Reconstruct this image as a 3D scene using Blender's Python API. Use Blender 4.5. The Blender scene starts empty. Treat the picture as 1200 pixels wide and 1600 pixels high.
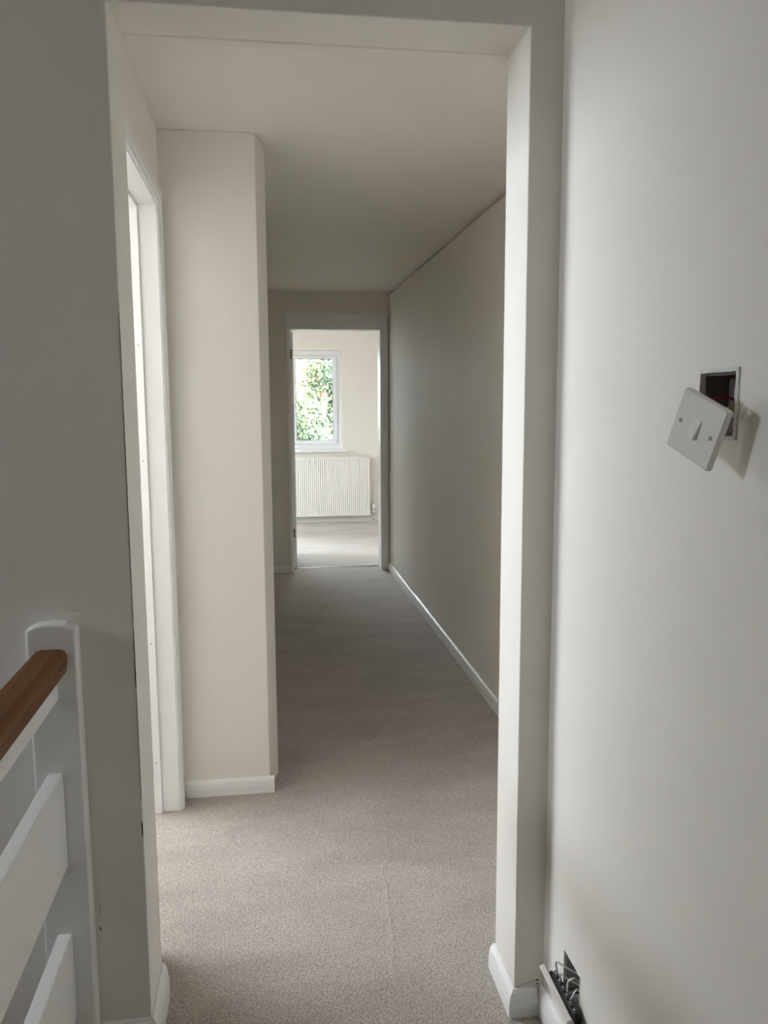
import bpy, bmesh, math, random
from mathutils import Matrix, Vector
random.seed(7)
S = bpy.context.scene
C = S.collection

# ------------------------------------------------------------------ camera
CAM_H = 1.44
cam_d = bpy.data.cameras.new('camera'); cam = bpy.data.objects.new('camera', cam_d); C.objects.link(cam)
cam_d.sensor_fit = 'VERTICAL'; cam_d.sensor_height = 24.0; cam_d.lens = 1288.86/1600*24.0
cam_d.clip_start = 0.02; cam_d.clip_end = 200
r_ = Vector((0.9898040, -0.1423533, -0.0048573)); d_ = Vector((-0.0234993, -0.1295699, -0.9912918)); f_ = Vector((0.1404843, 0.9812987, -0.1315940))
cam.matrix_world = Matrix(((r_.x, -d_.x, -f_.x, 0), (r_.y, -d_.y, -f_.y, 0), (r_.z, -d_.z, -f_.z, CAM_H), (0, 0, 0, 1)))
S.camera = cam

# ------------------------------------------------------------------ world: even overcast sky
w = bpy.data.worlds.new('overcast_sky'); S.world = w; w.use_nodes = True
# (brightness rises from the horizon to the zenith as under any overcast: L = Lz (1 + 2 sin e) / 3)
wn, wl = w.node_tree.nodes, w.node_tree.links
bg = wn['Background']; bg.inputs[0].default_value = (0.83, 0.915, 1.0, 1)
tcw = wn.new('ShaderNodeTexCoord'); sep = wn.new('ShaderNodeSeparateXYZ'); wl.new(tcw.outputs['Generated'], sep.inputs[0])
mxw = wn.new('ShaderNodeMath'); mxw.operation = 'MAXIMUM'; mxw.inputs[1].default_value = 0.0; wl.new(sep.outputs['Z'], mxw.inputs[0])
mad = wn.new('ShaderNodeMath'); mad.operation = 'MULTIPLY_ADD'; wl.new(mxw.outputs[0], mad.inputs[0])
SKY_ZENITH = 40.0
mad.inputs[1].default_value = SKY_ZENITH*2/3; mad.inputs[2].default_value = SKY_ZENITH/3; wl.new(mad.outputs[0], bg.inputs[1])

# ------------------------------------------------------------------ daylight in the windows
def area(name, loc, rot, sx, sy, power, col=(1, 1, 1)):
    l = bpy.data.lights.new(name, 'AREA'); l.shape = 'RECTANGLE'; l.size = sx; l.size_y = sy; l.energy = power; l.color = col
    o = bpy.data.objects.new(name, l); C.objects.link(o); o.location = loc; o.rotation_euler = rot
    return o
R = math.radians
# sky light enters only through the windows; portals guide the sampling there
for nm, loc, rot, sx, sy in (('portal_end_window', (0.309, 10.16, 1.47), (R(-90), 0, 0), 1.22, 1.18), ('portal_side_room', (-1.92, 3.225, 2.06), (0, R(-90), 0), 0.40, 1.85),
                             ('portal_stairwell', (-2.83, 1.38, 2.00), (0, R(-90), 0), 0.40, 0.40), ('portal_end_room_left', (-2.42, 8.575, 1.50), (0, R(-90), 0), 1.20, 0.55)):
    area(nm, loc, rot, sx, sy, 1.0).data.cycles.is_portal = True

vs = S.view_settings
vs.view_transform = 'Standard'; vs.look = 'None'; vs.gamma = 1.0; vs.use_curve_mapping = False; vs.exposure = 1.40
S.cycles.max_bounces = 16; S.cycles.diffuse_bounces = 10; S.cycles.sample_clamp_indirect = 6.0

# ------------------------------------------------------------------ materials
def mat(name, col, rough=0.6, spec=0.4, metal=0.0):
    m = bpy.data.materials.new(name); m.use_nodes = True
    b = m.node_tree.nodes['Principled BSDF']
    b.inputs['Base Color'].default_value = (*col, 1); b.inputs['Roughness'].default_value = rough
    b.inputs['Specular IOR Level'].default_value = spec; b.inputs['Metallic'].default_value = metal
    return m
def nodes(m): return m.node_tree.nodes, m.node_tree.links, m.node_tree.nodes['Principled BSDF']
def N(nt, t, **kw):
    n = nt.new(t)
    for k, v in kw.items():
        if k in n.inputs.keys() if hasattr(n.inputs, 'keys') else False: n.inputs[k].default_value = v
        else: setattr(n, k, v)
    return n
def coords(nt, lk, scale=(1, 1, 1)):
    tc = nt.new('ShaderNodeTexCoord'); mp = nt.new('ShaderNodeMapping'); mp.inputs['Scale'].default_value = scale
    geo = nt.new('ShaderNodeNewGeometry'); lk.new(geo.outputs['Position'], mp.inputs['Vector'])
    return mp.outputs[0]
def paint(name, col, rough, bump=0.02, wave=0.0, spec=0.35):
    m = mat(name, col, rough, spec); nt, lk, b = nodes(m)
    v = coords(nt, lk)
    n1 = N(nt, 'ShaderNodeTexNoise'); n1.inputs['Scale'].default_value = 260; n1.inputs['Detail'].default_value = 3; lk.new(v, n1.inputs['Vector'])
    bp = nt.new('ShaderNodeBump'); bp.inputs['Strength'].default_value = bump; bp.inputs['Distance'].default_value = 0.002; lk.new(n1.outputs[0], bp.inputs['Height'])
    last = bp
    if wave:
        n2 = N(nt, 'ShaderNodeTexNoise'); n2.inputs['Scale'].default_value = 3.2; n2.inputs['Detail'].default_value = 1.5
        v2 = coords(nt, lk, (1, 1, 0.35)); lk.new(v2, n2.inputs['Vector'])
        b2 = nt.new('ShaderNodeBump'); b2.inputs['Strength'].default_value = wave; b2.inputs['Distance'].default_value = 0.03
        lk.new(n2.outputs[0], b2.inputs['Height']); lk.new(bp.outputs[0], b2.inputs['Normal']); last = b2
    lk.new(last.outputs[0], b.inputs['Normal'])
    # faint uneven coverage of the paint itself
    n3 = N(nt, 'ShaderNodeTexNoise'); n3.inputs['Scale'].default_value = 1.7; n3.inputs['Detail'].default_value = 4; lk.new(v, n3.inputs['Vector'])
    mx = nt.new('ShaderNodeMixRGB'); mx.inputs[1].default_value = (*[c*0.975 for c in col], 1); mx.inputs[2].default_value = (*[min(1, c*1.02) for c in col], 1)
    lk.new(n3.outputs[0], mx.inputs[0]); lk.new(mx.outputs[0], b.inputs['Base Color'])
    return m
M = {}
M['wall'] = paint('matt_warm_white_emulsion', (0.80, 0.767, 0.718), 0.62, 0.10)
M['hallwall'] = paint('soft_sheen_warm_white_emulsion', (0.80, 0.767, 0.718), 0.58, 0.10, 0.16, 0.22)
M['ceil'] = paint('ceiling_white_emulsion', (0.80, 0.767, 0.72), 0.55, 0.10, 0.25)
M['trim'] = paint('white_satin_woodwork', (0.84, 0.84, 0.83), 0.34, 0.03, 0, 0.5)
M['upvc'] = mat('white_upvc', (0.78, 0.79, 0.80), 0.28, 0.5)
M['rad'] = mat('white_enamel', (0.80, 0.79, 0.765), 0.35, 0.5)
M['plastic'] = mat('white_moulded_plastic', (0.80, 0.785, 0.745), 0.30, 0.5)
M['dirtyplastic'] = mat('greyish_plastic_edge', (0.60, 0.56, 0.53), 0.4, 0.4)
M['black'] = mat('black_bakelite', (0.012, 0.012, 0.013), 0.4, 0.5)
M['dark'] = mat('dark_gap', (0.055, 0.05, 0.045), 0.9, 0.1)
M['boxmetal'] = mat('galvanised_box', (0.42, 0.42, 0.41), 0.5, 0.5, 0.2)
M['brownbox'] = mat('dark_brown_recess', (0.16, 0.13, 0.12), 0.9, 0.2)  # one dark brown for the whole switch box
M['plaster'] = paint('raw_plaster_edge', (0.72, 0.72, 0.71), 0.85, 0.6)
M['chrome'] = mat('chrome', (0.75, 0.75, 0.75), 0.18, 0.5, 1.0)
M['hinge'] = mat('dark_steel_hinge', (0.07, 0.065, 0.055), 0.45, 0.5, 0.7)
M['screw'] = mat('dull_screw_cap', (0.33, 0.31, 0.29), 0.5, 0.4)
M['wgrey'] = mat('grey_cable', (0.55, 0.55, 0.54), 0.5)
M['wgreen'] = mat('yellow_green_sleeve', (0.50, 0.52, 0.05), 0.5)
M['wred'] = mat('red_cable', (0.28, 0.02, 0.02), 0.5)
M['wblack'] = mat('dark_cable', (0.05, 0.05, 0.055), 0.5)
def glass():
    m = bpy.data.materials.new('window_glass'); m.use_nodes = True; nt = m.node_tree.nodes; lk = m.node_tree.links
    nt.remove(nt['Principled BSDF']); out = nt['Material Output']
    t = nt.new('ShaderNodeBsdfTransparent'); t.inputs[0].default_value = (0.96, 0.98, 0.97, 1)
    g = nt.new('ShaderNodeBsdfGlossy'); g.inputs['Roughness'].default_value = 0.02
    fr = nt.new('ShaderNodeFresnel'); fr.inputs[0].default_value = 1.45
    mx = nt.new('ShaderNodeMixShader'); lk.new(fr.outputs[0], mx.inputs[0]); lk.new(t.outputs[0], mx.inputs[1]); lk.new(g.outputs[0], mx.inputs[2]); lk.new(mx.outputs[0], out.inputs[0])
    return m
M['glass'] = glass()
def carpet():
    m = mat('taupe_twist_carpet', (0.36, 0.315, 0.28), 0.95, 0.08); nt, lk, b = nodes(m)
    v = coords(nt, lk)
    vo = nt.new('ShaderNodeTexVoronoi'); vo.inputs['Scale'].default_value = 190; lk.new(v, vo.inputs['Vector'])
    n1 = nt.new('ShaderNodeTexNoise'); n1.inputs['Scale'].default_value = 330; n1.inputs['Detail'].default_value = 4; lk.new(v, n1.inputs['Vector'])
    n2 = nt.new('ShaderNodeTexNoise'); n2.inputs['Scale'].default_value = 5.0; n2.inputs['Detail'].default_value = 5; n2.inputs['Distortion'].default_value = 0.6
    v2 = coords(nt, lk, (0.45, 1.0, 1)); lk.new(v2, n2.inputs['Vector'])
    rp = nt.new('ShaderNodeValToRGB'); rp.color_ramp.elements[0].position = 0.36; rp.color_ramp.elements[0].color = (0.23, 0.195, 0.168, 1)
    rp.color_ramp.elements[1].position = 0.64; rp.color_ramp.elements[1].color = (0.77, 0.70, 0.64, 1); lk.new(n1.outputs[0], rp.inputs[0])
    rv = nt.new('ShaderNodeValToRGB'); rv.color_ramp.elements[0].position = 0.0; rv.color_ramp.elements[0].color = (1, 1, 1, 1)
    rv.color_ramp.elements[1].position = 0.75; rv.color_ramp.elements[1].color = (0.55, 0.53, 0.51, 1); lk.new(vo.outputs['Distance'], rv.inputs[0])
    mx = nt.new('ShaderNodeMixRGB'); mx.blend_type = 'MULTIPLY'; mx.inputs[0].default_value = 0.8; lk.new(rp.outputs[0], mx.inputs[1]); lk.new(rv.outputs[0], mx.inputs[2])
    r2 = nt.new('ShaderNodeValToRGB'); r2.color_ramp.elements[0].position = 0.3; r2.color_ramp.elements[0].color = (0.86, 0.86, 0.86, 1)
    r2.color_ramp.elements[1].position = 0.7; r2.color_ramp.elements[1].color = (1.08, 1.08, 1.08, 1); lk.new(n2.outputs[0], r2.inputs[0])
    mm = nt.new('ShaderNodeMixRGB'); mm.blend_type = 'MULTIPLY'; mm.inputs[0].default_value = 1.0; lk.new(mx.outputs[0], mm.inputs[1]); lk.new(r2.outputs[0], mm.inputs[2])
    lk.new(mm.outputs[0], b.inputs['Base Color'])
    ad = nt.new('ShaderNodeMath'); ad.operation = 'SUBTRACT'; lk.new(n1.outputs[0], ad.inputs[0]); lk.new(vo.outputs['Distance'], ad.inputs[1])
    bp = nt.new('ShaderNodeBump'); bp.inputs['Strength'].default_value = 0.7; bp.inputs['Distance'].default_value = 0.002; lk.new(ad.outputs[0], bp.inputs['Height'])
    b2 = nt.new('ShaderNodeBump'); b2.inputs['Strength'].default_value = 0.3; b2.inputs['Distance'].default_value = 0.012
    lk.new(n2.outputs[0], b2.inputs['Height']); lk.new(bp.outputs[0], b2.inputs['Normal']); lk.new(b2.outputs[0], b.inputs['Normal'])
    # a faint raised seam running along the landing carpet
    gp = nt.new('ShaderNodeNewGeometry'); sx = nt.new('ShaderNodeSeparateXYZ'); lk.new(gp.outputs['Position'], sx.inputs[0])
    def mth(op, a, c_=None, d=None):
        q = nt.new('ShaderNodeMath'); q.operation = op
        for i_, val in enumerate((a, c_, d)):
            if val is None: continue
            if isinstance(val, (int, float)): q.inputs[i_].default_value = val
            else: lk.new(val, q.inputs[i_])
        return q.outputs[0]
    line = mth('SUBTRACT', sx.outputs['X'], mth('MULTIPLY_ADD', sx.outputs['Y'], 0.1124, 0.076))
    line = mth('ADD', line, mth('MULTIPLY', mth('SUBTRACT', n2.outputs[0], 0.5), 0.09))
    g_ = mth('DIVIDE', line, 0.007); g_ = mth('EXPONENT', mth('MULTIPLY', mth('MULTIPLY', g_, g_), -1.0))
    inr = mth('MULTIPLY', mth('GREATER_THAN', sx.outputs['Y'], 1.9), mth('LESS_THAN', sx.outputs['Y'], 2.7))
    b3 = nt.new('ShaderNodeBump'); b3.inputs['Strength'].default_value = 0.7; b3.inputs['Distance'].default_value = 0.0030
    lk.new(mth('MULTIPLY', g_, inr), b3.inputs['Height']); lk.new(b2.outputs[0], b3.inputs['Normal']); lk.new(b3.outputs[0], b.inputs['Normal'])
    b.inputs['Sheen Weight'].default_value = 0.25; b.inputs['Sheen Roughness'].default_value = 0.6
    return m
M['carpet'] = carpet()
def wood():
    m = mat('varnished_brown_hardwood', (0.12, 0.045, 0.015), 0.5, 0.28); nt, lk, b = nodes(m)
    v = coords(nt, lk, (60, 2.2, 60)); n = nt.new('ShaderNodeTexNoise'); n.inputs['Scale'].default_value = 1.5; n.inputs['Detail'].default_value = 6; n.inputs['Distortion'].default_value = 0.8; lk.new(v, n.inputs['Vector'])
    rp = nt.new('ShaderNodeValToRGB'); rp.color_ramp.elements[0].position = 0.3; rp.color_ramp.elements[0].color = (0.115, 0.042, 0.010, 1)
    rp.color_ramp.elements[1].position = 0.75; rp.color_ramp.elements[1].color = (0.21, 0.088, 0.024, 1); lk.new(n.outputs[0], rp.inputs[0]); lk.new(rp.outputs[0], b.inputs['Base Color'])
    bp = nt.new('ShaderNodeBump'); bp.inputs['Strength'].default_value = 0.15; bp.inputs['Distance'].default_value = 0.002; lk.new(n.outputs[0], bp.inputs['Height']); lk.new(bp.outputs[0], b.inputs['Normal'])
    return m
M['wood'] = wood()
def leafmat(name, cols):
    m = mat(name, cols[0], 0.7, 0.15); nt, lk, b = nodes(m)
    at = nt.new('ShaderNodeAttribute'); at.attribute_name = 'tint'
    rp = nt.new('ShaderNodeValToRGB'); rp.color_ramp.elements[0].color = (*cols[0], 1); rp.color_ramp.elements[1].color = (*cols[-1], 1)
    for i, c_ in enumerate(cols[1:-1]): e = rp.color_ramp.elements.new((i+1)/(len(cols)-1)); e.color = (*c_, 1)
    lk.new(at.outputs['Fac'], rp.inputs[0]); lk.new(rp.outputs[0], b.inputs['Base Color'])
    return m
M['leaf'] = leafmat('ivy_leaf', [(0.048, 0.072, 0.050), (0.078, 0.105, 0.065), (0.118, 0.134, 0.056), (0.18, 0.165, 0.05)])
M['bark'] = mat('grey_brown_bark', (0.17, 0.13, 0.10), 0.9, 0.2)
M['slate'] = mat('grey_roof_slate', (0.20, 0.21, 0.25), 0.7, 0.3)
M['ground'] = mat('grey_ground', (0.15, 0.14, 0.125), 0.9, 0.2)  # unseen ground, kept grey so its bounce light carries no green

# ------------------------------------------------------------------ helpers
def obj(name, bm, m, parent=None, bevel=0.0, seg=2, smooth=False, angle=30):
    bmesh.ops.recalc_face_normals(bm, faces=bm.faces[:])
    me = bpy.data.meshes.new(name); bm.to_mesh(me); bm.free()
    o = bpy.data.objects.new(name, me); C.objects.link(o); me.materials.append(M[m] if isinstance(m, str) else m)
    if smooth:
        for p in me.polygons: p.use_smooth = True
    if bevel:
        bv = o.modifiers.new('bevel', 'BEVEL'); bv.width = bevel; bv.segments = seg; bv.limit_method = 'ANGLE'; bv.angle_limit = R(angle); bv.harden_normals = False
    if parent: o.parent = parent
    return o
def tag(o, label, cat, kind=None, group=None):
    o['label'] = label; o['category'] = cat
    if kind: o['kind'] = kind
    if group: o['group'] = group
    return o
def struct(o, label, cat): return tag(o, label, cat, 'structure')
def thing(name, label, cat, loc=(0, 0, 0)):
    o = bpy.data.objects.new(name, None); C.objects.link(o); o.location = loc; o.empty_display_size = 0.1
    return tag(o, label, cat)
def put(o, parent):      # parent keeping world placement (children built in world coordinates under an empty at loc)
    o.parent = parent; o.matrix_parent_inverse = Matrix.Translation(parent.location).inverted(); return o
def box(x0, x1, y0, y1, z0, z1, bm=None):
    bm = bm or bmesh.new()
    v = [bm.verts.new(p) for p in ((x0, y0, z0), (x1, y0, z0), (x1, y1, z0), (x0, y1, z0), (x0, y0, z1), (x1, y0, z1), (x1, y1, z1), (x0, y1, z1))]
    for f in ((0, 3, 2, 1), (4, 5, 6, 7), (0, 1, 5, 4), (1, 2, 6, 5), (2, 3, 7, 6), (3, 0, 4, 7)): bm.faces.new([v[i] for i in f])
    return bm
def cells(xs, ys, zs, keep):
    """solid made of grid cells: only outer faces are made, so openings are true openings"""
    bm = bmesh.new(); cache = {}
    def V(i, j, k):
        if (i, j, k) not in cache: cache[(i, j, k)] = bm.verts.new((xs[i], ys[j], zs[k]))
        return cache[(i, j, k)]
    nx, ny, nz = len(xs)-1, len(ys)-1, len(zs)-1
    F = lambda i, j, k: 0 <= i < nx and 0 <= j < ny and 0 <= k < nz and keep((xs[i]+xs[i+1])/2, (ys[j]+ys[j+1])/2, (zs[k]+zs[k+1])/2)
    for i in range(nx):
        for j in range(ny):
            for k in range(nz):
                if not F(i, j, k): continue
                if not F(i-1, j, k): bm.faces.new([V(i, j, k), V(i, j, k+1), V(i, j+1, k+1), V(i, j+1, k)])
                if not F(i+1, j, k): bm.faces.new([V(i+1, j, k), V(i+1, j+1, k), V(i+1, j+1, k+1), V(i+1, j, k+1)])
                if not F(i, j-1, k): bm.faces.new([V(i, j, k), V(i+1, j, k), V(i+1, j, k+1), V(i, j, k+1)])
                if not F(i, j+1, k): bm.faces.new([V(i, j+1, k), V(i, j+1, k+1), V(i+1, j+1, k+1), V(i+1, j+1, k)])
                if not F(i, j, k-1): bm.faces.new([V(i, j, k), V(i, j+1, k), V(i+1, j+1, k), V(i+1, j, k)])
                if not F(i, j, k+1): bm.faces.new([V(i, j, k+1), V(i+1, j, k+1), V(i+1, j+1, k+1), V(i, j+1, k+1)])
    return bm
def prism(poly, z0, z1):
    bm = bmesh.new(); a = [bm.verts.new((x, y, z0)) for x, y in poly]; b = [bm.verts.new((x, y, z1)) for x, y in poly]; n = len(poly)
    bm.faces.new(a[::-1]); bm.faces.new(b)
    for i in range(n): bm.faces.new([a[i], a[(i+1) % n], b[(i+1) % n], b[i]])
    return bm
def sweep(path, prof, bm=None, fn=lambda x, y, z: (x, y, z)):
    """profile (offset to the left of travel, z) along a mitred path; fn maps (u, v, t) into space"""
    bm = bm or bmesh.new(); rings = []; P = [Vector(p) for p in path]
    for i, p in enumerate(P):
        def nrm(a, b): d = (b-a).normalized(); return Vector((-d.y, d.x))
        if i == 0: n = nrm(P[0], P[1])
        elif i == len(P)-1: n = nrm(P[-2], P[-1])
        else:
            n1, n2 = nrm(P[i-1], p), nrm(p, P[i+1]); n = (n1+n2); n = n/(n.dot(n1))
        rings.append([bm.verts.new(fn(p.x+n.x*o, p.y+n.y*o, z)) for o, z in prof])
    m = len(prof)
    for a, b in zip(rings, rings[1:]):
        for k in range(m): bm.faces.new([a[k], a[(k+1) % m], b[(k+1) % m], b[k]])
    bm.faces.new(rings[0]); bm.faces.new(rings[-1][::-1])
    return bm
def skirt(h, t=0.016):   # torus-topped skirting profile
    return [(0, -0.005), (t, -0.005), (t, h*0.52), (t*0.92, h*0.58), (t*0.86, h*0.70), (t*0.74, h*0.82), (t*0.55, h*0.91), (t*0.42, h*0.93), (t*0.32, h*0.985), (0.001, h), (0, h)]
def tube(pts, rad, bm=None, n=8, cap=True):
    bm = bm or bmesh.new(); P = [Vector(p) for p in pts]; rings = []
    up = Vector((0.13, 0.21, 0.97)).normalized()
    for i, p in enumerate(P):
        d = (P[min(i+1, len(P)-1)]-P[max(i-1, 0)]).normalized(); a = d.cross(up)
        if a.length < 1e-3: a = d.cross(Vector((1, 0, 0)))
        a.normalize(); b = d.cross(a); rr = rad[i] if isinstance(rad, (list, tuple)) else rad
        rings.append([bm.verts.new(p+a*math.cos(2*math.pi*k/n)*rr+b*math.sin(2*math.pi*k/n)*rr) for k in range(n)])
    for x, y in zip(rings, rings[1:]):
        for k in range(n): bm.faces.new([x[k], x[(k+1) % n], y[(k+1) % n], y[k]])
    if cap: bm.faces.new(rings[0][::-1]); bm.faces.new(rings[-1])
    return bm
def curve(pts, k=6):     # Catmull-Rom through points
    P = [Vector(p) for p in pts]; P = [P[0]*2-P[1]]+P+[P[-1]*2-P[-2]]; out = []
    for i in range(1, len(P)-2):
        for s in range(k):
            t = s/k; a, b, c, d = P[i-1:i+3]
            out.append(0.5*((2*b)+(c-a)*t+(2*a-5*b+4*c-d)*t*t+(3*b-a-3*c+d)*t**3))
    return out+[P[-2]]

# ------------------------------------------------------------------ dimensions (metres; camera foot at the origin, hall runs along +Y)
YA, YA2 = 1.7252, 1.889         # wall with the opening
XL, XR = -0.279, 0.5525         # jambs of the opening
ZS, ZC = 2.194, 2.345           # soffit, ceiling
XN = 0.6238                     # landing wall on the right
XH = 1.0486                     # hall wall on the right
YC = 2.96                       # face of the boxed-in projection
YE, YE2 = 6.984, 7.15           # end wall
YF = 9.94                       # far wall of the end room
XD, XD2 = -0.335, -0.455        # wall of the side doorway

# ------------------------------------------------------------------ setting
bm = prism([(-1.90, YA+0.01), (-0.47, YA+0.01), (-0.47, -2.7), (XN+0.12, -2.7), (XN+0.12, YA+0.01), (1.17, YA+0.01), (1.17, YE), (2.3, YE), (2.3, 10.15), (-2.4, 10.15), (-2.4, YE), (-1.90, YE)], -0.22, 0.0)
struct(obj('floor', bm, 'carpet'), 'taupe beige twist-pile carpet covering the landing and hall floor', 'carpet')
struct(obj('ceiling', prism([(-2.82, -2.72), (XN+0.12, -2.72), (XN+0.12, YA), (1.17, YA), (1.17, YE), (2.3, YE), (2.3, 10.15), (-2.4, 10.15), (-2.4, YE), (-1.90, YE), (-1.90, YA2), (-2.82, YA2)], ZC, ZC+0.12), 'ceil'), 'plain off-white painted ceiling over the hall', 'ceiling')

bm = cells([-2.7, -0.60, XL, XR, 1.17], [YA, YA2], [-2.7, -0.01, ZS, ZC],
           lambda x, y, z: (z > ZS) or (z > 0 and not (XL < x < XR)) or (z < 0 and x < XL))
wall_front = struct(obj('wall_front', bm, 'wall', bevel=0.003), 'off-white wall with the wide square opening into the hall', 'wall')
put(obj('soffit_bead', box(XL+0.002, XR-0.002, 1.860, 1.908, ZS-0.0025, ZS+0.10), 'wall', bevel=0.009, seg=4), wall_front)
# left jamb is slightly deeper than the right one
put(obj('jamb_lining', box(XL-0.12, XL, YA2-0.001, 1.905, 0, ZC-0.001), 'wall'), wall_front)

SW = (1.032, 1.122, 1.392, 1.479)     # switch recess y0 y1 z0 z1
SO = (1.503, 1.594, 0.150, 0.250)     # socket recess
def keep(x, y, z):
    for a, b, c_, d in (SW, SO):
        if a < y < b and c_ < z < d and x < XN+0.045: return False
    return True
bm = cells([XN, XN+0.045, XN+0.12], [-2.6, SW[0], SW[1], SO[0], SO[1], YA], [-0.01, SO[2], SO[3], SW[2], SW[3], ZC], keep)
wall_right = struct(obj('wall_right', bm, 'wall'), 'smooth off-white landing wall beside the opening, with dangling switch and socket', 'wall')
hw = [(XH, YE), (XH-0.005, 6.3), (XH-0.006, 5.76), (XH-0.001, 5.64), (XH+0.004, 5.1), (XH+0.002, 4.52), (XH-0.002, 4.40), (XH+0.001, 3.6), (XH, YA2)]
struct(obj('wall_hall', prism(hw+[(XH+0.13, YA2), (XH+0.13, YE)], -0.01, ZC), 'hallwall', bevel=0.03, seg=3, angle=0.2), 'long right-hand hall wall with uneven soft-sheen paint', 'wall')
# boxed-in projection and the hall's left wall beyond it
bm = prism([(-0.3225, YC), (-0.012, YC), (0.021, 3.12), (-0.04, 3.135), (-0.04, YE), (-0.16, YE), (-0.16, 3.35), (-0.455, 3.35), (-0.455, YC)], -0.01, ZC)
wall_boxing = struct(obj('wall_boxing', bm, 'wall', bevel=0.003), 'tall boxed-in wall projection standing beside the left doorway', 'wall')
# wall holding the side doorway
DY0, DY1, DZ = 2.090, 2.853, 2.080
bm2 = cells([XD2, XD], [1.906, DY0-0.025, DY1+0.025, YC-0.0005], [-0.01, DZ+0.025, ZC], lambda x, y, z: not (DY0-0.02 < y < DY1+0.02 and z < DZ+0.02))
struct(obj('wall_left', bm2, 'wall'), 'narrow off-white wall around the side doorway on the left', 'wall')
# side room shell with its window opening
struct(obj('wall_side_room_back', box(-1.90, XD2, 4.9, 5.0, -0.01, ZC), 'wall'), 'back wall of the bright side room', 'wall')
bm = cells([-1.90, -1.78], [YA2, 2.30, 4.15, 4.9], [-0.01, 1.86, 2.26, ZC], lambda x, y, z: not (2.30 < y < 4.15 and 1.86 < z < 2.26))
struct(obj('wall_side_room_window', bm, 'wall'), 'outer wall of the side room with its window opening', 'wall')
struct(obj('wall_side_room_divider', box(-0.455, -0.40, 3.36, 4.9, -0.01, ZC), 'wall'), 'inner wall of the side room behind the boxing', 'wall')
# landing and stairwell shell behind the camera
struct(obj('wall_back', box(-2.82, XN+0.12, -2.72, -2.601, -2.7, ZC), 'wall'), 'plain wall at the back of the landing', 'wall')
bm = cells([-2.82, -2.701], [-2.6, 1.18, 1.58, YA], [-2.7, 1.80, 2.2, ZC], lambda x, y, z: not (1.18 < y < 1.58 and 1.80 < z < 2.2))
struct(obj('wall_stairwell', bm, 'wall'), 'outer stairwell wall with a window opening', 'wall')
struct(obj('floor_stairwell', box(-2.82, -0.47, -2.72, YA, -2.8, -2.7), 'carpet'), 'carpeted floor at the foot of the stairwell', 'floor')
struct(obj('wall_stairwell_side', box(-0.47, -0.40, -2.6, YA, -2.7, -0.221), 'wall'), 'wall under the landing edge in the stairwell', 'wall')
# end wall with the end doorway
EX0, EX1, EZ = 0.222, 0.974, 2.043
bm = cells([-2.4, EX0-0.028, EX1+0.028, 2.3], [YE, YE2], [-0.01, EZ+0.028, ZC], lambda x, y, z: not (EX0-0.02 < x < EX1+0.02 and z < EZ+0.02))
struct(obj('wall_end', bm, 'hallwall'), 'shaded end wall of the hall around the far doorway', 'wall')
# end room shell
WX0, WX1, WZ0, WZ1 = -0.30, 0.918, 0.882, 2.060
bm = cells([-2.4, WX0, WX1, 2.3], [YF, YF+0.21], [-0.01, WZ0, WZ1, ZC], lambda x, y, z: not (WX0 < x < WX1 and WZ0 < z < WZ1))
struct(obj('wall_far', bm, 'wall'), 'sunlit cream wall of the end room around the window', 'wall')
struct(obj('wall_end_room_right', box(1.95, 2.3, YE2, YF, -0.01, ZC), 'wall'), 'right wall of the end room', 'wall')
bm = cells([-2.4, -2.28], [YE2, 8.3, 8.85, YF], [-0.01, 0.9, 2.1, ZC], lambda x, y, z: not (8.3 < y < 8.85 and 0.9 < z < 2.1))  # opening added out of view to brighten the end room
struct(obj('wall_end_room_left', bm, 'wall'), 'left wall of the end room with an added, unseen window opening', 'wall')

# ------------------------------------------------------------------ skirting boards
def skirting(name, path, h, label, t=0.016):
    return struct(obj(name, sweep(path, skirt(h, t)), 'trim', bevel=0.0012, seg=2, angle=40), label, 'skirting board')
# offsets are to the left of travel, so walk with the room on the left
skirting('baseboard_opening_right', [(XN-0.017, YA-0.0003), (XR-0.0003, YA-0.0003), (XR-0.0003, 1.892)], 0.066, 'white moulded skirting wrapping the right jamb of the opening')
skirting('baseboard_opening_left', [(XL+0.0003, 1.907), (XL+0.0003, YA-0.0003), (-0.386, YA-0.0003)], 0.092, 'white moulded skirting wrapping the left jamb of the opening')
skirting('baseboard_right', [(XN-0.0003, -2.59), (XN-0.0003, YA-0.001)], 0.075, 'white skirting under the dangling socket on the landing wall')
skirting('baseboard_hall', [(XH-0.0003, YA2+0.002), (XH-0.0003, YE-0.002)], 0.066, 'long white skirting along the right-hand hall wall')
skirting('baseboard_boxing', [(0.0045, YC-0.0003), (-0.319, YC-0.0003)], 0.060, 'white skirting at the foot of the boxed-in projection')
skirting('baseboard_end', [(0.188, YE-0.0003), (-0.038, YE-0.0003)], 0.060, 'short white skirting left of the far doorway')
skirting('baseboard_far', [(1.949, YF-0.0003), (-2.279, YF-0.0003)], 0.068, 'white skirting under the radiator in the end room')

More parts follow.
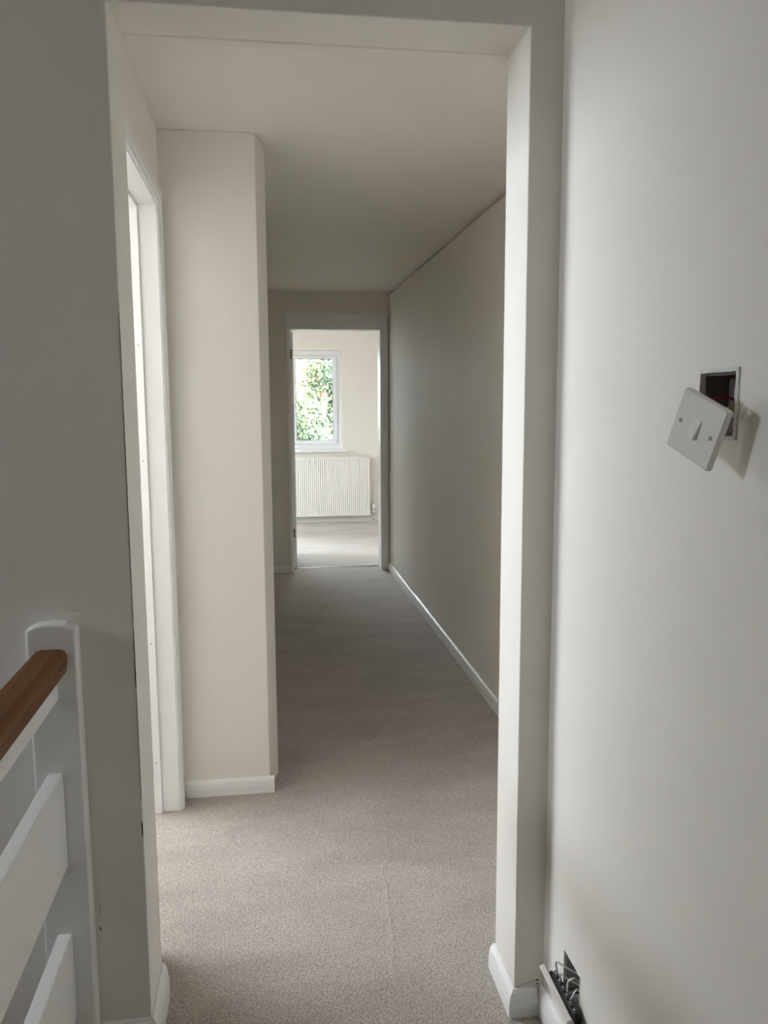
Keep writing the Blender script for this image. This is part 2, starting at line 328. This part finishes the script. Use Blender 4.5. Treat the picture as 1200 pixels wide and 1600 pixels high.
# ------------------------------------------------------------------ side doorway frame
def frame(name, label, loc):
    o = thing(name, label, 'door frame', loc); o['kind'] = 'structure'; return o
fr = frame('trim_1', 'white painted door frame of the brightly lit side doorway', (-0.4, 2.47, 0))
put(obj('lining', box(XD2-0.004, XD+0.004, DY1, DY1+0.024, 0, DZ+0.024), 'trim', bevel=0.0015), fr)
put(obj('lining', box(XD2-0.004, XD+0.004, DY0-0.024, DY0, 0, DZ+0.024), 'trim', bevel=0.0015), fr)
put(obj('head_lining', box(XD2-0.004, XD+0.004, DY0, DY1, DZ, DZ+0.024), 'trim', bevel=0.0015), fr)
put(obj('door_stop', box(-0.432, -0.391, DY1-0.0125, DY1-0.0002, 0, DZ-0.0002), 'trim', bevel=0.0015), fr)
put(obj('door_stop', box(-0.432, -0.391, DY0+0.0002, DY0+0.0125, 0, DZ-0.0002), 'trim', bevel=0.0015), fr)
put(obj('head_stop', box(-0.432, -0.391, DY0+0.013, DY1-0.013, DZ-0.0125, DZ-0.0002), 'trim', bevel=0.0015), fr)
arch = [(0, 0), (0, 0.008), (0.004, 0.0115), (0.012, 0.0125), (0.017, 0.0165), (0.026, 0.018), (0.046, 0.0165), (0.054, 0.013), (0.056, 0.009), (0.056, 0)]
bm = sweep([(DY0-0.004, 0), (DY0-0.004, DZ+0.004), (DY1+0.004, DZ+0.004), (DY1+0.004, 0)], arch, fn=lambda u, v, t: (XD+0.0003+t, u, v))
put(obj('architrave', bm, 'trim', smooth=False), fr)
for z in (1.63, 1.25, 0.62, 0.19):   # filled nail holes in the stop
    put(obj('nail_mark', tube([(-0.405, DY1-0.0129, z), (-0.405, DY1-0.0120, z)], 0.0028), 'screw'), fr)

# ------------------------------------------------------------------ far doorway frame, door leaf and threshold
fr = frame('trim_2', 'shaded white door frame at the far end of the hall', (0.6, YE, 0))
for x0, x1 in ((EX0-0.027, EX0), (EX1, EX1+0.027)): put(obj('lining', box(x0, x1, YE-0.002, YE2+0.002, 0, EZ+0.027), 'trim', bevel=0.002), fr)
put(obj('head_lining', box(EX0, EX1, YE-0.002, YE2+0.002, EZ, EZ+0.027), 'trim', bevel=0.002), fr)
put(obj('architrave', box(0.190, 0.2145, YE-0.018, YE-0.0003, 0, 2.066), 'trim', bevel=0.003), fr)
put(obj('architrave', box(0.986, 1.036, YE-0.018, YE-0.0003, 0, 2.066), 'trim', bevel=0.003), fr)
put(obj('head_architrave', box(0.190, 1.036, YE-0.018, YE-0.0003, 2.0665, 2.166), 'trim', bevel=0.003), fr)
put(obj('head_cap', box(0.186, 1.040, YE-0.026, YE-0.0003, 2.1663, 2.174), 'trim', bevel=0.002), fr)
dr = thing('door_1', 'white door leaf standing wide open into the end room', 'door', (0.232, YE2+0.004, 0)); dr['kind'] = 'structure'
put(obj('leaf', box(0.2145, 0.2515, YE2+0.006, YE2+0.735, 0.008, EZ-0.004), 'trim', bevel=0.002), dr)
for z0 in (1.812, 0.274):
    h = put(obj('hinge', box(0.2235, 0.2375, YE2+0.0035, YE2+0.0058, z0, z0+0.078), 'hinge'), dr)
    put(obj('hinge_knuckle', tube([(0.2235, YE2-0.0010, z0), (0.2235, YE2-0.0010, z0+0.078)], 0.0045, n=10), 'hinge'), dr)
lv = put(obj('door_handle', tube(curve([(0.2525, YE2+0.68, 1.0), (0.258, YE2+0.68, 1.0), (0.262, YE2+0.665, 1.0), (0.262, YE2+0.57, 1.0)]), 0.005), 'chrome'), dr)
struct(obj('trim_3', box(EX0+0.001, EX1-0.001, YE2-0.012, YE2+0.0035, 0.0, 0.004), 'hinge'), 'dark carpet joint strip on the floor under the far doorway', 'threshold')

# ------------------------------------------------------------------ window of the end room
win = thing('window_1', 'white framed casement window looking out onto leafy branches', 'window', (0.31, 10.05, WZ0)); win['kind'] = 'structure'
FY0, FY1 = 10.020, 10.085
MX0, MX1 = 0.262, 0.325
ix0, ix1, iz0, iz1 = WX0+0.047, WX1-0.047, WZ0+0.062, WZ1-0.060
bm = cells([WX0+0.001, ix0, MX0, MX1, ix1, WX1-0.001], [FY0, FY1], [WZ0+0.001, iz0, iz1, WZ1-0.001],
           lambda x, y, z: not (iz0 < z < iz1 and (ix0 < x < MX0 or MX1 < x < ix1)))
put(obj('window_frame', bm, 'upvc', bevel=0.003), win)
for a, b, side in ((MX1, ix1, 1), (ix0, MX0, -1)):
    g0, g1, h0, h1 = a+0.052, b-0.052, iz0+0.046, iz1-0.040
    bm = cells([a+0.002, g0, g1, b-0.002], [FY0-0.012, FY1-0.012], [iz0+0.002, h0, h1, iz1-0.002], lambda x, y, z: not (g0 < x < g1 and h0 < z < h1))
    sash = put(obj('sash', bm, 'upvc', bevel=0.004), win)
    gk = cells([g0-0.001, g0+0.006, g1-0.006, g1+0.001], [FY0+0.006, FY0+0.012], [h0-0.001, h0+0.006, h1-0.006, h1+0.001], lambda x, y, z: not (g0+0.006 < x < g1-0.006 and h0+0.006 < z < h1-0.006))
    put(obj('gasket', gk, 'black'), win)
    put(obj('pane', box(g0+0.0005, g1-0.0005, FY0+0.018, FY0+0.024, h0+0.0005, h1-0.0005), 'glass'), win)
    hx = a+0.027 if side > 0 else b-0.027
    put(obj('handle_base', box(hx-0.012, hx+0.012, FY0-0.026, FY0-0.0125, 1.36, 1.44), 'upvc', bevel=0.003), win)
    put(obj('window_handle', tube(curve([(hx, FY0-0.026, 1.425), (hx, FY0-0.045, 1.42), (hx, FY0-0.050, 1.40), (hx+0.004*side, FY0-0.048, 1.30)]), [0.009]*19), 'upvc', smooth=True), win)
bm = box(WX0-0.05, WX1+0.050, YF-0.045, YF-0.0005, WZ0-0.029, WZ0-0.0005); 
sill = put(obj('window_sill', bm, 'trim', bevel=0.006, seg=3), win)
put(obj('sill_board', box(WX0+0.0005, WX1-0.0005, YF, FY0, WZ0-0.020+0.0205, WZ0+0.004), 'trim'), win)

# ------------------------------------------------------------------ radiator
rx0, rx1, rz0, rz1, ry = 0.02, 1.242, 0.083, 0.800, 9.850
rad = thing('radiator', 'white ribbed panel radiator under the end room window', 'radiator', ((rx0+rx1)/2, 9.89, rz0))
bm = bmesh.new(); prev = None; pitch = 0.0244; n = int((rx1-rx0-0.024)/pitch); x = rx0+0.012
prof = [(rx0, 0.004), (rx0+0.011, 0.0)]
for k in range(n):
    xx = x+k*pitch
    prof += [(xx, 0.0), (xx+0.005, 0.0055), (xx+0.0145, 0.0055), (xx+0.0195, 0.0)]
prof += [(rx1-0.011, 0.0), (rx1, 0.004)]
lev = ((rz0, 0), (rz0+0.026, 0), (rz0+0.045, 1), (rz1-0.045, 1), (rz1-0.026, 0), (rz1, 0))
for px, dy in prof:
    col = [bm.verts.new((px, ry+(dy if f else 0.0), z)) for z, f in lev]+[bm.verts.new((px, ry+0.014, rz1)), bm.verts.new((px, ry+0.014, rz0))]
    if prev:
        for a in range(8): bm.faces.new([prev[a], col[a], col[(a+1) % 8], prev[(a+1) % 8]])
    else: bm.faces.new(col)
    prev = col
bm.faces.new(prev[::-1])
put(obj('panel', bm, 'rad'), rad)
put(obj('back_panel', box(rx0+0.01, rx1-0.01, ry+0.045, ry+0.057, rz0+0.005, rz1-0.005), 'rad', bevel=0.004), rad)
put(obj('top_grille', box(rx0+0.002, rx1-0.002, ry+0.0175, ry+0.0445, rz1-0.016, rz1-0.006), 'rad', bevel=0.002), rad)
for bx_ in (rx0+0.2, rx1-0.2): put(obj('bracket', box(bx_-0.02, bx_+0.02, ry+0.0575, YF-0.001, rz0+0.08, rz1-0.1), 'rad'), rad)
vx = 1.287; vy = ry+0.035
put(obj('valve_tail', tube([(rx1-0.012, vy, 0.122), (vx-0.010, vy, 0.122)], 0.010, n=12), 'chrome', smooth=True), rad)
put(obj('valve_nut', tube([(vx-0.030, vy, 0.122), (vx-0.014, vy, 0.122)], 0.0145, n=6), 'chrome'), rad)
vb = put(obj('valve_body', tube([(vx, vy, 0.085), (vx, vy, 0.095), (vx, vy, 0.14), (vx, vy, 0.148)], [0.012, 0.0145, 0.0145, 0.011], n=12), 'chrome', smooth=True), rad)
put(obj('thermostat_head', tube([(vx, vy, 0.146), (vx, vy, 0.152), (vx, vy, 0.20), (vx, vy, 0.216), (vx, vy, 0.222)], [0.017, 0.022, 0.023, 0.019, 0.010], n=16), 'plastic', smooth=True), rad)
put(obj('supply_pipe', tube([(vx, vy, 0.0), (vx, vy, 0.088)], 0.008, n=10), 'chrome', smooth=True), rad)
put(obj('pipe_collar', tube([(vx, vy, 0.0), (vx, vy, 0.008)], 0.018, n=14), 'plastic'), rad)

# ------------------------------------------------------------------ balustrade at the stairwell edge
NB = 1.684
ba = thing('balustrade', 'white boarded balustrade with a brown wooden handrail beside the stairwell', 'balustrade', (-0.44, 0.6, 0))
bm = bmesh.new(); W0, W1 = -0.484, -0.387
pr = [(W0, 0.0), (W1, 0.0), (W1, 0.992), (W1-0.02, 1.001), (-0.4355, 1.004), (W0+0.02, 1.001), (W0, 0.992)]
fa = [bm.verts.new((x_, NB, z_)) for x_, z_ in pr]; fb = [bm.verts.new((x_, YA-0.0004, z_)) for x_, z_ in pr]
bm.faces.new(fa); bm.faces.new(fb[::-1])
for i in range(len(pr)): bm.faces.new([fa[i], fb[i], fb[(i+1) % 7], fa[(i+1) % 7]])
put(obj('newel_post', bm, 'trim', bevel=0.006, seg=3), ba)
put(obj('newel_post', box(W0, W1, -1.10, -1.0, 0.0, 1.0), 'trim', bevel=0.006, seg=3), ba)
# handrail section
hp = [(-0.4690, 0.905), (-0.4640, 0.899), (-0.4130, 0.899), (-0.4080, 0.905), (-0.4050, 0.925), (-0.4050, 0.940), (-0.4100, 0.949), (-0.4200, 0.952), (-0.4540, 0.952), (-0.4650, 0.949), (-0.4690, 0.940)]
bm = bmesh.new(); ra = [bm.verts.new((x_, NB-0.0003, z_)) for x_, z_ in hp]; rb = [bm.verts.new((x_, -0.9997, z_)) for x_, z_ in hp]
bm.faces.new(ra); bm.faces.new(rb[::-1])
for i in range(len(hp)): bm.faces.new([ra[i], rb[i], rb[(i+1) % len(hp)], ra[(i+1) % len(hp)]])
put(obj('handrail', bm, 'wood', bevel=0.0015), ba)
for z0, z1 in ((0.846, 0.8988), (0.487, 0.692), (0.142, 0.336)):
    put(obj('rail_board', box(-0.456, -0.426, -0.9995, NB-0.0003, z0, z1), 'trim', bevel=0.004, seg=3), ba)

# ------------------------------------------------------------------ light switch hanging out of its recess
sw = thing('light_switch', 'white one-gang light switch plate hanging askew from its wall recess', 'light switch')
RM = Matrix(((0.222, 0.969, 0.104), (-0.896, 0.245, -0.370), (-0.384, -0.011, 0.923)))
MW = RM.to_4x4(); MW.translation = Vector((0.567, 1.033, 1.403)); sw.matrix_world = MW
def sput(o): o.parent = sw; return o
h = 0.043
bm = bmesh.new()   # plate: chamfered face, thick rim
fr_, rm, bk = [(-0.0395, 0.0), (0.0395, 0.0)], 0.0035, 0.0095
def ring(bm, hw, y, cr):
    out = []
    for sx, sz in ((1, 1), (-1, 1), (-1, -1), (1, -1)):
        for t in range(4):
            a = math.atan2(sz, sx)-math.pi/4+t*math.pi/6
            out.append(bm.verts.new((sx*(hw-cr)+math.cos(a)*cr, y, sz*(hw-cr)+math.sin(a)*cr)))
    return out
rings = [ring(bm, 0.0412, 0.0, 0.004), ring(bm, 0.0430, 0.0025, 0.004), ring(bm, 0.0430, 0.0090, 0.004), ring(bm, 0.041, 0.0090, 0.003), ring(bm, 0.041, 0.0030, 0.003)]
bm.faces.new(rings[0]); bm.faces.new(rings[-1][::-1])
for a, b in zip(rings, rings[1:]):
    for k in range(16): bm.faces.new([a[k], a[(k+1) % 16], b[(k+1) % 16], b[k]])
sput(obj('switch_plate', bm, 'plastic'))
bm = bmesh.new()   # tilted rocker
rx, rz = 0.0068, 0.0135
vv = [bm.verts.new(p) for p in ((-rx, -0.0065, -rz), (rx, -0.0065, -rz), (rx, -0.0036, 0), (-rx, -0.0036, 0), (-rx, -0.0007, rz), (rx, -0.0007, rz), (-rx, 0.002, -rz), (rx, 0.002, -rz), (rx, 0.002, rz), (-rx, 0.002, rz))]
for f in ((0, 1, 2, 3), (3, 2, 5, 4), (0, 6, 7, 1), (4, 5, 8, 9), (1, 7, 8, 5, 2), (0, 3, 4, 9, 6), (6, 9, 8, 7)): bm.faces.new([vv[i] for i in f])
sput(obj('rocker', bm, 'plastic', bevel=0.0006))
for sx in (-1, 1):
    s_ = sput(obj('screw', tube([(sx*0.0302, -0.0006, 0), (sx*0.0302, 0.002, 0)], 0.0032, n=12), 'screw'))
sput(obj('switch_module', box(-0.016, 0.016, 0.0032, 0.022, -0.020, 0.020), 'plastic', bevel=0.002))
sput(obj('terminal_block', box(-0.013, 0.013, 0.0222, 0.028, -0.017, 0.017), 'plastic', bevel=0.001))
inv = MW.inverted()
def wire(name, pts, m, r=0.0017, parent=None, inv=None):
    bm = tube(curve([inv @ Vector(p) if inv else Vector(p) for p in pts]), r, n=6)
    return bm
def back(x_, z_): return MW @ Vector((x_, 0.027, z_))
for pts, m in (([back(0.004, 0.012), (0.606, 1.030, 1.424), (0.625, 1.050, 1.431), (0.655, 1.075, 1.420)], 'wgreen'),
               ([back(-0.006, 0.012), (0.604, 1.062, 1.436), (0.628, 1.082, 1.446), (0.662, 1.090, 1.44)], 'wred'),
               ([back(-0.002, 0.004), (0.603, 1.046, 1.426), (0.630, 1.066, 1.432), (0.660, 1.062, 1.41)], 'wblack'),
               ([back(0.008, 0.002), (0.606, 1.040, 1.418), (0.632, 1.058, 1.424), (0.660, 1.070, 1.40)], 'wgrey')):
    sput(obj('cable', wire('cable', pts, m, 0.0022, inv=inv), m, smooth=True))

def backbox(name, label, y0, y1, z0, z1, mat_in):
    b = thing(name, label, 'back box', (XN+0.02, (y0+y1)/2, z0)); t = 0.004; g = 0.0006
    bm = cells([XN+0.003, XN+0.038, XN+0.0446], [y0+g, y0+t, y1-t, y1-g], [z0+g, z0+t, z1-t, z1-g], lambda x, y, z: not (x < XN+0.038 and y0+t < y < y1-t and z0+t < z < z1-t))
    put(obj('box_shell', bm, mat_in), b)
    return b
bb = backbox('switch_back_box', 'dark open box in the wall behind the dangling light switch', *SW, 'brownbox')
# rough plaster lip standing proud round the recess
def lip(name, y0, y1, z0, z1, wd, pr, parent, m='plaster', seed=1):
    rnd = random.Random(seed); bm = bmesh.new(); n_ = 10; inn = []; out = []
    cs = [(y0, z0), (y1, z0), (y1, z1), (y0, z1)]
    for q in range(4):
        (a, b), (c_, d) = cs[q], cs[(q+1) % 4]
        for k in range(n_):
            t = k/n_; y, z = a+(c_-a)*t, b+(d-b)*t
            cy, cz = (y0+y1)/2, (z0+z1)/2; sy = (y-cy)/((y1-y0)/2); sz = (z-cz)/((z1-z0)/2); j = wd*(0.75+0.5*rnd.random())
            inn.append((y+sy*0.0008, z+sz*0.0008)); out.append((y+sy*j, z+sz*j))
    m_ = len(inn); I0 = [bm.verts.new((XN+0.001, *p)) for p in inn]; I1 = [bm.verts.new((XN-pr*(0.7+0.5*rnd.random()), *p)) for p in inn]
    O1 = [bm.verts.new((XN-pr*(0.4+0.5*rnd.random()), *p)) for p in out]; O0 = [bm.verts.new((XN+0.001, p[0]*1.0, p[1])) for p in out]
    for A, B in ((I0, I1), (I1, O1), (O1, O0), (O0, I0)):
        for k in range(m_): bm.faces.new([A[k], A[(k+1) % m_], B[(k+1) % m_], B[k]])
    return put(obj(name, bm, m, smooth=False), parent)
lip('plaster_edge', SW[0]+0.001, SW[1]-0.001, SW[2]+0.001, SW[3]-0.001, 0.006, 0.0035, bb, 'plaster', 3)

# ------------------------------------------------------------------ power socket pulled off the wall
so = thing('power_socket', 'white double socket faceplate pulled forward with black terminals and loose cables', 'socket')
pn, pf = Vector((0.585, 1.455, 0.193)), Vector((0.575, 1.602, 0.216))
u = (pf-pn).normalized(); dn = Vector((0.46, 0, -0.89)); dn = (dn-u*dn.dot(u)).normalized(); bk = u.cross(dn)
if bk.x < 0: bk = -bk
mid = (pn+pf)/2
MS = Matrix(((u.x, bk.x, -dn.x, mid.x), (u.y, bk.y, -dn.y, mid.y), (u.z, bk.z, -dn.z, mid.z), (0, 0, 0, 1))); so.matrix_world = MS
def pput(o): o.parent = so; return o
# local: x along the plate, y towards its back, z up; the top edge is z = 0
pput(obj('face_plate', box(-0.073, 0.073, -0.0085, 0.0045, -0.086, 0), 'dirtyplastic', bevel=0.002))
pput(obj('socket_module', box(-0.058, 0.058, 0.0046, 0.013, -0.070, -0.012), 'black', bevel=0.001))
for k in range(6):
    x0 = -0.056+k*0.0188
    tb = pput(obj('terminal', box(x0, x0+0.0165, 0.0131, 0.0215, -0.028, -0.0135), 'black', bevel=0.001))
    t2 = obj('terminal_screw', tube([(x0+0.008, 0.0170, -0.0136), (x0+0.008, 0.0170, -0.0118)], 0.0022, n=8), 'screw'); t2.parent = tb
inv2 = MS.inverted()
def lp(x_, y_=0.020, z_=-0.016): return MS @ Vector((x_, y_, z_))
XBk = XN+0.034
for pts, m, r in (([lp(0.045), (0.598, 1.575, 0.236), (0.618, 1.555, 0.232), (XBk, 1.535, 0.215)], 'wgrey', 0.0020),
                  ([lp(0.026), (0.600, 1.556, 0.222), (0.617, 1.543, 0.214), (XBk, 1.530, 0.196)], 'wgrey', 0.0020),
                  ([lp(-0.004), (0.606, 1.525, 0.226), (0.618, 1.522, 0.234), (0.628, 1.530, 0.222), (XBk, 1.540, 0.19)], 'plastic', 0.0017),
                  ([lp(-0.020), (0.607, 1.505, 0.205), (0.617, 1.508, 0.218), (0.630, 1.520, 0.205), (XBk, 1.530, 0.18)], 'plastic', 0.0017),
                  ([lp(-0.012), (0.606, 1.520, 0.198), (0.620, 1.516, 0.205), (XBk, 1.528, 0.192)], 'wblack', 0.0020)):
    pput(obj('cable', tube(curve([inv2 @ Vector(p) for p in pts]), r, n=6), m, smooth=True))
sb = backbox('socket_back_box', 'grey metal box set into the wall behind the loose socket', *SO, 'boxmetal')
for y, z in ((1.575, 0.222), (1.555, 0.205)): put(obj('knockout', tube([(XN+0.0378, y, z), (XN+0.0372, y, z)], 0.006, n=12), 'dark'), sb)
lip('plaster_edge', SO[0]+0.001, SO[1]-0.001, SO[2]+0.001, SO[3]-0.001, 0.003, 0.0015, sb, 'plaster', 5)

# ------------------------------------------------------------------ chipped paint along the left jamb, hairline crack on the right jamb
def chip(name, z0, z1, wd, parent, seed, x=XL-0.0012, y=YA):
    rnd = random.Random(seed); bm = bmesh.new(); n_ = max(4, int((z1-z0)/0.02)); L = []; Rr = []
    for k in range(n_+1):
        z = z0+(z1-z0)*k/n_; t = wd*(0.35+0.65*rnd.random())*(0.25 if k in (0, n_) else 1)
        L.append((bm.verts.new((x-t, y-0.0006, z)), bm.verts.new((x-t, y+0.001, z)))); Rr.append((bm.verts.new((x+0.0004, y-0.0006, z)), bm.verts.new((x+0.0004, y+0.001, z))))
    for k in range(n_):
        bm.faces.new([L[k][0], Rr[k][0], Rr[k+1][0], L[k+1][0]]); bm.faces.new([L[k][1], L[k+1][1], Rr[k+1][1], Rr[k][1]])
        bm.faces.new([L[k][0], L[k+1][0], L[k+1][1], L[k][1]]); bm.faces.new([Rr[k][0], Rr[k][1], Rr[k+1][1], Rr[k+1][0]])
    bm.faces.new([L[0][0], L[0][1], Rr[0][1], Rr[0][0]]); bm.faces.new([L[-1][0], Rr[-1][0], Rr[-1][1], L[-1][1]])
    return put(obj(name, bm, 'dark'), parent)
for i, (a, b, wd) in enumerate(((0.985, 1.62, 0.0005), (0.845, 0.98, 0.0018), (0.60, 0.84, 0.0004), (0.515, 0.552, 0.0032), (1.30, 1.44, 0.0009))): chip('paint_crack', a, b, wd, wall_front, i)
for i, (a, b, wd) in enumerate(((0.308, 0.317, 0.0022), (0.345, 0.375, 0.0005))): chip('paint_chip', a, b, wd, wall_front, 20+i, x=-0.3775)
put(obj('paint_crack', tube([(0.556, YA-0.0003, 0.0675), (0.575, YA-0.0003, 0.072), (0.592, YA-0.0003, 0.078), (0.606, YA-0.0003, 0.081)], [0.0005, 0.0006, 0.0008, 0.0009], n=4), 'screw'), wall_front)
put(obj('paint_chip', tube([(0.6065, YA-0.0006, 0.0805), (0.611, YA-0.0006, 0.0815)], 0.0018, n=6), 'dark'), wall_front)
put(obj('paint_chip', tube([(0.6065, YA-0.0006, 0.071), (0.611, YA-0.0006, 0.071)], 0.0013, n=6), 'dark'), wall_front)

# ------------------------------------------------------------------ outside the end room window
struct(obj('ground_outside', box(-40, 40, -30, 45, -3.0, -2.9), 'ground'), 'unseen plain grey ground outside the end room window', 'ground')
tree = thing('leafy_tree', 'dense ivy-green tree with yellowing leaves filling the window view', 'tree', (0.9, 13.0, -2.9))
rnd = random.Random(11)
put(obj('trunk', tube(curve([(0.9, 13.1, -2.9), (0.95, 13.05, -1.2), (0.8, 13.0, 0.4), (0.95, 13.1, 1.8), (0.9, 13.2, 3.2)]), [0.16-0.005*k for k in range(25)], n=9), 'bark', smooth=True), tree)
for k in range(14):
    z = -0.8+k*0.28; a = rnd.uniform(0, 6.28); L_ = rnd.uniform(0.7, 1.5)
    p0 = Vector((0.9, 13.05, z)); p2 = p0+Vector((math.cos(a)*L_, math.sin(a)*0.5, 0.5)); p1 = (p0+p2)/2+Vector((0, 0, 0.12))
    put(obj('branch', tube(curve([p0, p1, p2]), [0.035-0.0022*j for j in range(13)], n=6), 'bark', smooth=True), tree)
bm = bmesh.new(); lay = bm.verts.layers.float.new('tint')
def clump(x, z): return math.sin(x*3.1+1.0)*math.sin(z*2.7+0.4)+0.6*math.sin(x*7.3+z*5.1)
for k in range(52000):
    x_ = rnd.uniform(-0.7, 2.2); z_ = rnd.uniform(0.0, 2.35); y_ = 12.95+0.25*clump(x_, z_)+rnd.uniform(-0.30, 0.65)
    if z_ > 2.05+0.9*math.sin(x_*1.9-1.1)+0.15*rnd.random() and x_ < 0.75: continue
    s_ = rnd.uniform(0.017, 0.034); yaw, pit, rol = rnd.uniform(-1.2, 1.2), rnd.uniform(0.1, 1.25), rnd.uniform(-1.2, 1.2)
    mt = Matrix.Rotation(yaw, 3, 'Z') @ Matrix.Rotation(-pit, 3, 'X') @ Matrix.Rotation(rol, 3, 'Y')
    t_ = min(1, max(0, 0.36+0.26*math.sin(x_*4.7+2.0)*math.sin(z_*2.1+0.7)+rnd.gauss(0, 0.20)))
    pts = [(0, -1.15, 0), (0.8, -0.2, -0.18), (0.35, 0.8, -0.1), (0, 1.25, -0.25), (-0.35, 0.8, -0.1), (-0.8, -0.2, -0.18), (0, 0.2, 0.12)]
    vs_ = []
    for p in pts:
        q = mt @ Vector((p[0]*s_, p[2]*s_, p[1]*s_)); v_ = bm.verts.new((x_+q.x, y_+q.y, z_+q.z)); v_[lay] = t_; vs_.append(v_)
    for a in range(6): bm.faces.new([vs_[a], vs_[(a+1) % 6], vs_[6]])
me = bpy.data.meshes.new('foliage'); bm.to_mesh(me); bm.free(); me.materials.append(M['leaf'])
fo = bpy.data.objects.new('foliage', me); C.objects.link(fo); put(fo, tree); fo['kind'] = 'stuff'
nh = thing('neighbouring_roof', 'grey slate roof glimpsed behind the tree at the upper window corner', 'roof', (-1.0, 18.0, 0.5))
put(obj('gable_wall', box(-4.0, 1.9, 18.3, 22.0, -2.9, 1.9), 'plaster'), nh)
for rI in range(9):
    for cI in range(16):
        x0 = -4.1+cI*0.38+(0.19 if rI % 2 else 0); y0 = 18.0+rI*0.24; z0 = 1.75+rI*0.17
        b_ = box(x0, x0+0.37, 0, 0.30, 0, 0.018); bmesh.ops.rotate(b_, verts=b_.verts[:], cent=(0, 0, 0), matrix=Matrix.Rotation(math.atan2(0.17, 0.24)-0.05, 3, 'X')); bmesh.ops.translate(b_, verts=b_.verts[:], vec=(0, y0, z0))
        put(obj('slate', b_, 'slate'), nh)
